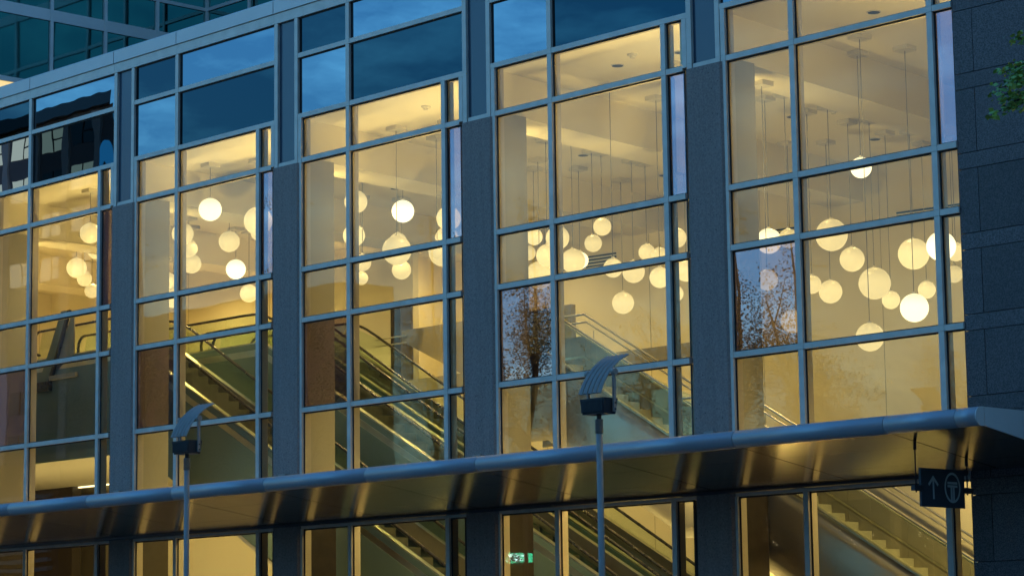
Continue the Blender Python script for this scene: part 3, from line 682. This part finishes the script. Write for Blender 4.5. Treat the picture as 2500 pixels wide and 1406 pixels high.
# ------------------------------------------------------------------ street lamps
def street_lamp(x, y, ztop, label):
    L = empty('street_lamp', (x,y,GZ)); tag(L, label, 'street lamp', 'street lamps in front of the canopy')
    tube('pole', [(x,y,GZ),(x,y,ztop-.25)], .052, M['lampmetal'], L, 16)
    tube('pole_collar', [(x,y,ztop-.25),(x,y,ztop-.03),(x,y,ztop-.028)], [.064,.064,.07], M['lampmetal'], L, 16)
    v,f = sweep_data([(x,y,ztop-.04),(x,y,ztop+.06)], .04, 12); mesh('neck', v, f, M['lampdark'], L, loc=(x,y,ztop))
    tube('base_plate', [(x,y,GZ+.001),(x,y,GZ+.03)], .16, M['lampdark'], L, 16)
    w = .27; zb = ztop+.05; h = .25
    v = []
    for (z_, e_) in ((zb,.86),(zb+.03,.88),(zb+h,1.0)):
        for sx,sy in ((-1,-1),(1,-1),(1,1),(-1,1)): v.append((x+sx*w*e_, y+sy*.16*e_, z_))
    f = [(3,2,1,0),(8,9,10,11)]
    for i in range(2):
        for j in range(4): f.append((i*4+j,i*4+(j+1)%4,(i+1)*4+(j+1)%4,(i+1)*4+j))
    hs = mesh('housing', v, f, M['lampdark'], L, loc=(x,y,zb))
    for i in range(18):
        xx = x-w*.84+i*(w*1.68/17)
        box('cooling_fin', xx-.006, xx+.006, y-.172, y-.145, zb+.03, zb+h-.03, M['lampdark'], hs)
    zp = ztop+.72                          # pivot height
    for s_ in (-1,1):
        xa = x+s_*(w+.022)
        box('arm', xa-.018, xa+.018, y+.03, y+.085, zb+.03, zp+.04, M['lampmetal'], L)
        for q_ in (.07,.17): tube('bolt', [(xa+s_*.018,y+.058,zb+q_),(xa+s_*.028,y+.058,zb+q_)], .016, M['lampdark'], L, 8)
        tube('pivot', [(xa-.03,y+.058,zp),(xa+.04,y+.058,zp)], .055, M['lampmetal'], L, 16)
    # curved reflector of five sheets
    N = 14; arc = []
    for i in range(N+1):
        t = i/N; a_ = math.radians(67-48*t)       # steep at the bottom, flatter at the top
        arc.append(a_)
    pt = [(-.40,-.41)]; ds = .97/N
    for i in range(N): pt.append((pt[-1][0]+math.cos(arc[i])*ds, pt[-1][1]+math.sin(arc[i])*ds))
    for j in range(5):
        a = x-.26+j*.104; b = a+.104-.020; vv=[]; ff=[]
        for i,(py,pz) in enumerate(pt):
            ny, nz_ = -math.sin(arc[min(i,N-1)]), math.cos(arc[min(i,N-1)])
            for (xx,of) in ((a,0),((a+b)/2,.022),(b,0),(b,-.015),(a,-.015)):
                vv.append((xx, y+py+ny*of+.20, zp+pz+nz_*of+.06))
        for i in range(N):
            for q_ in range(5): ff.append((i*5+q_,i*5+(q_+1)%5,(i+1)*5+(q_+1)%5,(i+1)*5+q_))
        ff += [(4,3,2,1,0), tuple(N*5+q_ for q_ in range(5))]
        mesh('reflector_slat', vv, ff, M['lampmetal'], L, loc=(x,y,zp))
    mesh_pts = []
    return L
street_lamp(23.45, -4.5, -4.42, 'nearer grey street lamp with curved slatted reflector, right of centre')
street_lamp(12.45, -4.5, -4.30, 'farther grey street lamp with curved slatted reflector, left of centre')

# ------------------------------------------------------------------ tower wing above the parapet at left
tw = empty('office_tower', (-8, 6, 5.6)); tag(tw, 'teal glass office wing rising behind the parapet at upper left', 'building')
TX, TY = -6.0, 9.77
zl = [5.62, 7.55, 9.55, 10.62, 12.4, 14.2]; hb = [.06,.07,.16,.05,.16,.06]
ys = [TY-1.78*i for i in range(0,6)]
for i in range(5):
    for j in range(5):
        y1, y0 = ys[j]-.05, ys[j+1]+.05
        lit = (i == 0 and j >= 3)
        box('pane', TX-.02, TX, y0, y1, zl[i]+hb[i], zl[i+1]-hb[i+1], M['litwin'] if lit else M['teal'], tw)
for i,(z_,h_) in enumerate(zip(zl,hb)):
    box('transom', TX-.02, TX+.045, ys[-1], ys[0]-.05, z_-h_, z_+h_, M['coping'], tw)
    box('transom', TX+.06, 16, TY-.045, TY+.02, z_-h_, z_+h_, M['coping'], tw)
for y in ys: box('mullion', TX-.02, TX+.06, y-.05, y+.05, 5.6, 14.3, M['coping'], tw)
for i in range(5):
    for j in range(11):
        a = TX+.1+j*2.0; b = a+1.9
        box('pane', a, b, TY, TY+.02, zl[i]+hb[i], zl[i+1]-hb[i+1], M['teal'], tw)
        if i == 0: box('mullion', a-.1, a, TY-.06, TY+.02, 5.6, 14.3, M['coping'], tw)
box('core', -20, TX-.03, ys[-1], 22, 5.6, 14.2, M['dark'], tw)
box('core', TX-.03, 16, TY+.03, 22, 5.6, 14.2, M['dark'], tw)

# ------------------------------------------------------------------ trees
def tree(name, label, x, y, h, spread, nl, leafm, seed, cat='tree', group=None, leafsize=.17, base=.35):
    rnd = random.Random(seed)
    t = empty(name, (x,y,GZ)); tag(t, label, cat, group)
    V_, F_, tips = [], [], []
    def limb(pts, rad, seg=7):
        v,f = sweep_data(pts, rad, seg); o = len(V_); V_.extend(v); F_.extend([tuple(i+o for i in q_) for q_ in f])
    th = h*.62
    tr = [Vector((x+math.sin(i*.9+seed)*.10*i*.5, y+math.cos(i*1.1+seed)*.10*i*.5, GZ+th*i/6)) for i in range(7)]
    limb(tr, [.20*(1-.10*i) for i in range(7)], 9)
    for i in range(11):
        p0 = tr[2+i%5]; an = i*2.4+rnd.random(); el = .55+.5*rnd.random(); ln = spread*(.75+.5*rnd.random())*(1.1 if i%5<3 else .9)
        d = Vector((math.cos(an)*math.cos(el), math.sin(an)*math.cos(el), math.sin(el)))
        pts = [p0]; 
        for q_ in range(4):
            d = (d+Vector((rnd.uniform(-.25,.25),rnd.uniform(-.25,.25),rnd.uniform(-.05,.28)))).normalized(); pts.append(pts[-1]+d*ln/4)
        limb(pts, [.085,.065,.05,.035,.018]); tips += pts[2:]
        for q_ in range(3):
            d2 = (d+Vector((rnd.uniform(-.9,.9),rnd.uniform(-.9,.9),rnd.uniform(-.3,.7)))).normalized(); s0 = pts[1+q_]
            pp = [s0, s0+d2*ln*.2, s0+d2*ln*.42+Vector((0,0,.1))]; limb(pp, [.03,.02,.008], 5); tips += pp[1:]
    top = tr[-1]; limb([top, top+Vector((.1,.1,h*.2)), top+Vector((.0,.2,h*.36))], [.08,.05,.015]); tips += [top+Vector((.1,.1,h*.2)), top+Vector((0,.2,h*.34))]
    mesh('trunk', V_, F_, M['bark'], t, True, loc=(x,y,GZ))
    V2, F2 = [], []
    for i in range(nl):
        if i % 7 == 0: tp = rnd.choice(tips); k0 = (tp.x+rnd.gauss(0,.36), tp.y+rnd.gauss(0,.36), tp.z+rnd.gauss(0,.30))
        cx_, cy_, cz_ = k0[0]+rnd.gauss(0,.09), k0[1]+rnd.gauss(0,.09), k0[2]+rnd.gauss(0,.08)
        s_ = leafsize*(.6+.8*rnd.random()); al = rnd.random()*6.283; ti = rnd.uniform(-1,1)
        ax, ay_, az_ = math.cos(al)*s_*.55, math.sin(al)*s_*.55, ti*s_*.5
        bx_, by_, bz_ = -math.sin(al)*s_*.36, math.cos(al)*s_*.36, rnd.uniform(-.4,.4)*s_
        o = len(V2)
        V2 += [(cx_-ax,cy_-ay_,cz_-az_),(cx_+bx_,cy_+by_,cz_+bz_),(cx_+ax,cy_+ay_,cz_+az_),(cx_-bx_,cy_-by_,cz_-bz_)]; F2.append((o,o+1,o+2,o+3))
    mesh('crown', V2, F2, leafm, t, loc=(x,y,GZ))
TREES = [(10.5,-25.0,11.5,2.7,26000,''),(4.6,-24.0,14.6,3.1,32000,''),(1.6,-24.6,15.4,3.2,36000,''),(-2.6,-25.5,14.8,3.2,32000,''),(-7.6,-24.0,17.0,3.3,32000,''),(-13.5,-25.0,17.4,3.4,32000,''),(-20.5,-24.5,19.4,3.8,32000,''),(-29,-24.5,18.0,3.6,32000,'')]
for i,(x,y,h,sp,nl,w_) in enumerate(TREES):
    tree('street_tree', 'thin leaved street tree across the road, %s from the right' % ORD[i], x, y, h, sp, nl, M['leaf'], 11+i, group='street trees across the road', leafsize=.062)

# branch of a tree standing just outside the right edge
def edge_tree():
    rnd = random.Random(5)
    t = empty('maple_tree', (41.2,-9.0,GZ)); tag(t, 'maple tree with spring green leaves reaching in at the right edge', 'tree')
    base = Vector((41.2,-9.0,GZ)); V_, F_ = [], []
    def limb(pts, rad, seg=7):
        v,f = sweep_data(pts, rad, seg); o = len(V_); V_.extend(v); F_.extend([tuple(i+o for i in q_) for q_ in f])
    def ray(u, v, dist):
        d = fw*F_PX + r2*(u-1250) - u2*(v-703); d.normalize(); return Vector((CX,CY,CZ))+d*dist
    top = base+Vector((-.3,.2,7.2)); limb([base, base+Vector((.05,.1,3.5)), top, top+Vector((.2,0,3.0))], [.17,.14,.10,.05], 9)
    cl = []
    DD = 27.0
    tw = [[(2500,225),(2470,228),(2446,232)],[(2500,160),(2478,166),(2452,176)],[(2500,205),(2472,208),(2440,215)],[(2500,250),(2466,263),(2428,276)],[(2500,95),(2486,94)],[(2500,185),(2490,190),(2484,200)],[(2500,240),(2480,246),(2462,256)]]
    for path in tw:
        pts = [ray(u,v,DD+rnd.uniform(-.25,.25)) for u,v in path]
        root = ray(2640+rnd.uniform(-30,30), path[0][1]+rnd.uniform(-25,10), DD+rnd.uniform(-.3,.3))
        limb([top+Vector((0,0,rnd.uniform(-.8,1.2))), root]+pts, [.05,.026]+[.016,.011,.007][:len(pts)], 5)
        for p_ in pts+[(pts[0]+pts[-1])/2,(root+pts[0])/2, (root*.3+pts[0]*.7)]: cl.append(p_)
    for i in range(26): cl.append(ray(rnd.uniform(2560,2900), rnd.uniform(20,420), DD+rnd.uniform(-1,1)))
    mesh('trunk', V_, F_, M['bark'], t, True, loc=tuple(base))
    V2, F2 = [], []
    for c0 in cl:
        for i in range(17):
            c = c0+Vector((rnd.gauss(0,.06),rnd.gauss(0,.06),rnd.gauss(0,.035)))
            a = Vector((rnd.gauss(0,1),rnd.gauss(0,1),rnd.gauss(0,.35))).normalized(); b = a.orthogonal().normalized(); s_ = .055*(.6+.8*rnd.random()); o = len(V2)
            V2 += [c-a*s_*.5, c-a*.1*s_+b*s_*.45, c+a*s_*.6, c-a*.1*s_-b*s_*.45]; F2.append((o,o+1,o+2,o+3))
    mesh('crown', V2, F2, M['leaf_b'], t, loc=tuple(base))
edge_tree()

# ------------------------------------------------------------------ buildings across the road (seen mirrored in the glass, except the added shading block)
def opposite():
    b1 = empty('brick_building', (-41,-42,GZ)); tag(b1, 'brown brick building across the road, mirrored in the lower panes', 'building')
    box('wall', -54, -33.5, -41, -38, GZ, 8.6, M['brick'], b1)
    for i in range(7):
        for j in range(3):
            w_ = box('window', -53.4+i*2.9, -52.0+i*2.9, -38.05, -37.98, GZ+2+j*4.2, GZ+4+j*4.2, M['bdark'], b1)
    b2 = empty('concrete_building', (-70,-50,GZ)); tag(b2, 'tall dark concrete building across the road, mirrored in the upper left panels', 'building')
    prism_xy('wall', [(-118,-46),(-62.8,-46),(-83.5,-60),(-118,-60)], GZ, 22.9, M['bconc'], b2); prism_xy('roof', [(-119,-45.6),(-62.6,-45.6),(-84,-60.5),(-119,-60.5)], 22.9, 23.6, M['bdark'], b2)
    for i in range(14):
        for j in range(11):
            x0 = -66.9-i*3.1; z0 = 21.1-j*2.5
            w_ = box('window', x0, x0+2.0, -46.06, -45.98, z0, z0+1.35, M['bwin'] if j < 4 and (i*7+j*3) % 5 else M['bdark'], b2)
            box('window_bar', x0+1.15, x0+1.23, -46.0, -45.94, z0, z0+1.35, M['dark'], w_); box('window_bar', x0+1.23, x0+2.0, -46.0, -45.94, z0+.62, z0+.70, M['dark'], w_)
    for i in range(15): box('wall_rib', -64.75-i*3.1, -64.05-i*3.1, -46, -45.85, GZ, 22.7, M['louvre'], b2)
    N = 16; vv=[]; ff=[]
    for i in range(N+1):
        a_ = math.pi*i/N
        for R_ in (2.4,1.3):
            for yy in (-46.2,-45.9): vv.append((-63.55+R_*.40*math.cos(a_), yy, 18.2+R_*1.15*math.sin(a_)))
    for i in range(N):
        a_, c_ = i*4, (i+1)*4; ff += [(a_,c_,c_+2,a_+2),(a_+1,a_+3,c_+3,c_+1),(a_,a_+1,c_+1,c_),(a_+2,c_+2,c_+3,a_+3)]
    mesh('blue_arch', vv, ff, M['bluearch'], b2, loc=(-63.55,-46,18.2))
    b3 = empty('louvred_garage', (-60,-32,GZ)); tag(b3, 'low garage with grey horizontal louvres across the road, mirrored in the leftmost panes', 'building')
    box('wall', -74, -46, -40, -31.5, GZ, 1.2, M['brick'], b3)
    for j in range(22): box('louvre', -73, -46.5, -31.49, -31.3, GZ+.5+j*.42, GZ+.68+j*.42, M['louvre'], b3)
opposite()
b5 = empty('shade_block', (48,-52,GZ)); tag(b5, 'unseen tall block added across the road to shade the facade, beyond the right edge', 'building')
box('wall', 13, 110, -62, -46, GZ, 20, M['bconc'], b5)  # unseen block added to keep low sky light from under the canopy
for i in range(22):
    for j in range(6): box('window', 15+i*4.3, 18+i*4.3, -46, -45.94, GZ+3+j*4.4, GZ+5.6+j*4.4, M['bdark'], b5)
b4 = empty('shop_row', (5,-40,GZ)); tag(b4, 'low dark row of shops across the road behind the street trees', 'building')
box('wall', -32.5, 45, -44, -38.5, GZ, -.6, M['darkbrick'], b4)
for i in range(17):
    box('shop_window', -31+i*4.4, -28+i*4.4, -38.5, -38.44, GZ+.5, GZ+3.0, M['bdark'], b4); box('window', -30.4+i*4.4, -28.8+i*4.4, -38.5, -38.44, GZ+5.0, GZ+7.2, M['bdark'], b4)
gd = empty('green_display', (-9,-22.6,GZ)); tag(gd, 'small green lit display board across the road, mirrored in the lower glass', 'display')
def mirror_pt(u, v, Y):
    d = fw*F_PX + r2*(u-1250) - u2*(v-703); o = Vector((CX,CY,CZ)); t = (Y-CY)/d.y; p_ = o+d*t; return Vector((p_.x,-Y,p_.z))
pA, pB = mirror_pt(1232,1350,22.6), mirror_pt(1296,1371,22.6)
box('screen', pA.x, pB.x, -22.7, -22.6, min(pA.z,pB.z), max(pA.z,pB.z), M['green'], gd)
rnd = random.Random(3)
hh_ = abs(pA.z-pB.z); z0_ = min(pA.z,pB.z); ww_ = pB.x-pA.x
for i in range(44):
    xx = pA.x+ww_*(.03+.9*(i//2)/22); zz = z0_+hh_*(.18+.40*(i%2)+rnd.uniform(-.04,.06))
    box('lit_segment', xx, xx+ww_*rnd.uniform(.015,.032), -22.6, -22.59, zz, zz+hh_*rnd.uniform(.10,.26), M['greenmark'], gd)
tube('post', [((pA.x+pB.x)/2,-22.66,GZ),((pA.x+pB.x)/2,-22.66,min(pA.z,pB.z))], .06, M['lampdark'], gd, 8)

fs = empty('festoon_lights', (-45,-44.5,GZ)); tag(fs, 'string of tiny warm bulbs across the road, mirrored as dots in the lower glass', 'lights')
pts = []
for u,v in ((1872,1264),(1886,1279),(1874,1291),(1888,1323),(1895,1331),(2000,1275),(2009,1278),(2040,1288),(2053,1294),(2068,1319),(2075,1326),(2080,1318),(2087,1326),(2098,1325),(2128,1296),(2128,1304),(2149,1309),(2141,1329)):
    p_ = mirror_pt(u,v,30.5); pts.append(p_)
    v_, f_ = sphere_data(.02, 8, 6); mesh('bulb', [tuple(Vector(q_)+p_) for q_ in v_], f_, M['bulb'], fs, True, loc=tuple(p_))
pts.sort(key=lambda p_: p_.x)
for a_, c_ in zip(pts[:-1], pts[1:]): tube('cable', [a_+Vector((0,-.04,0)), (a_+c_)/2+Vector((0,-.04,-.05)), c_+Vector((0,-.04,0))], .006, M['dark'], fs, 5)
for p_ in (pts[0], pts[-1]): tube('post', [(p_.x,p_.y-.06,GZ),(p_.x,p_.y-.06,p_.z+.3)], .05, M['lampdark'], fs, 8)
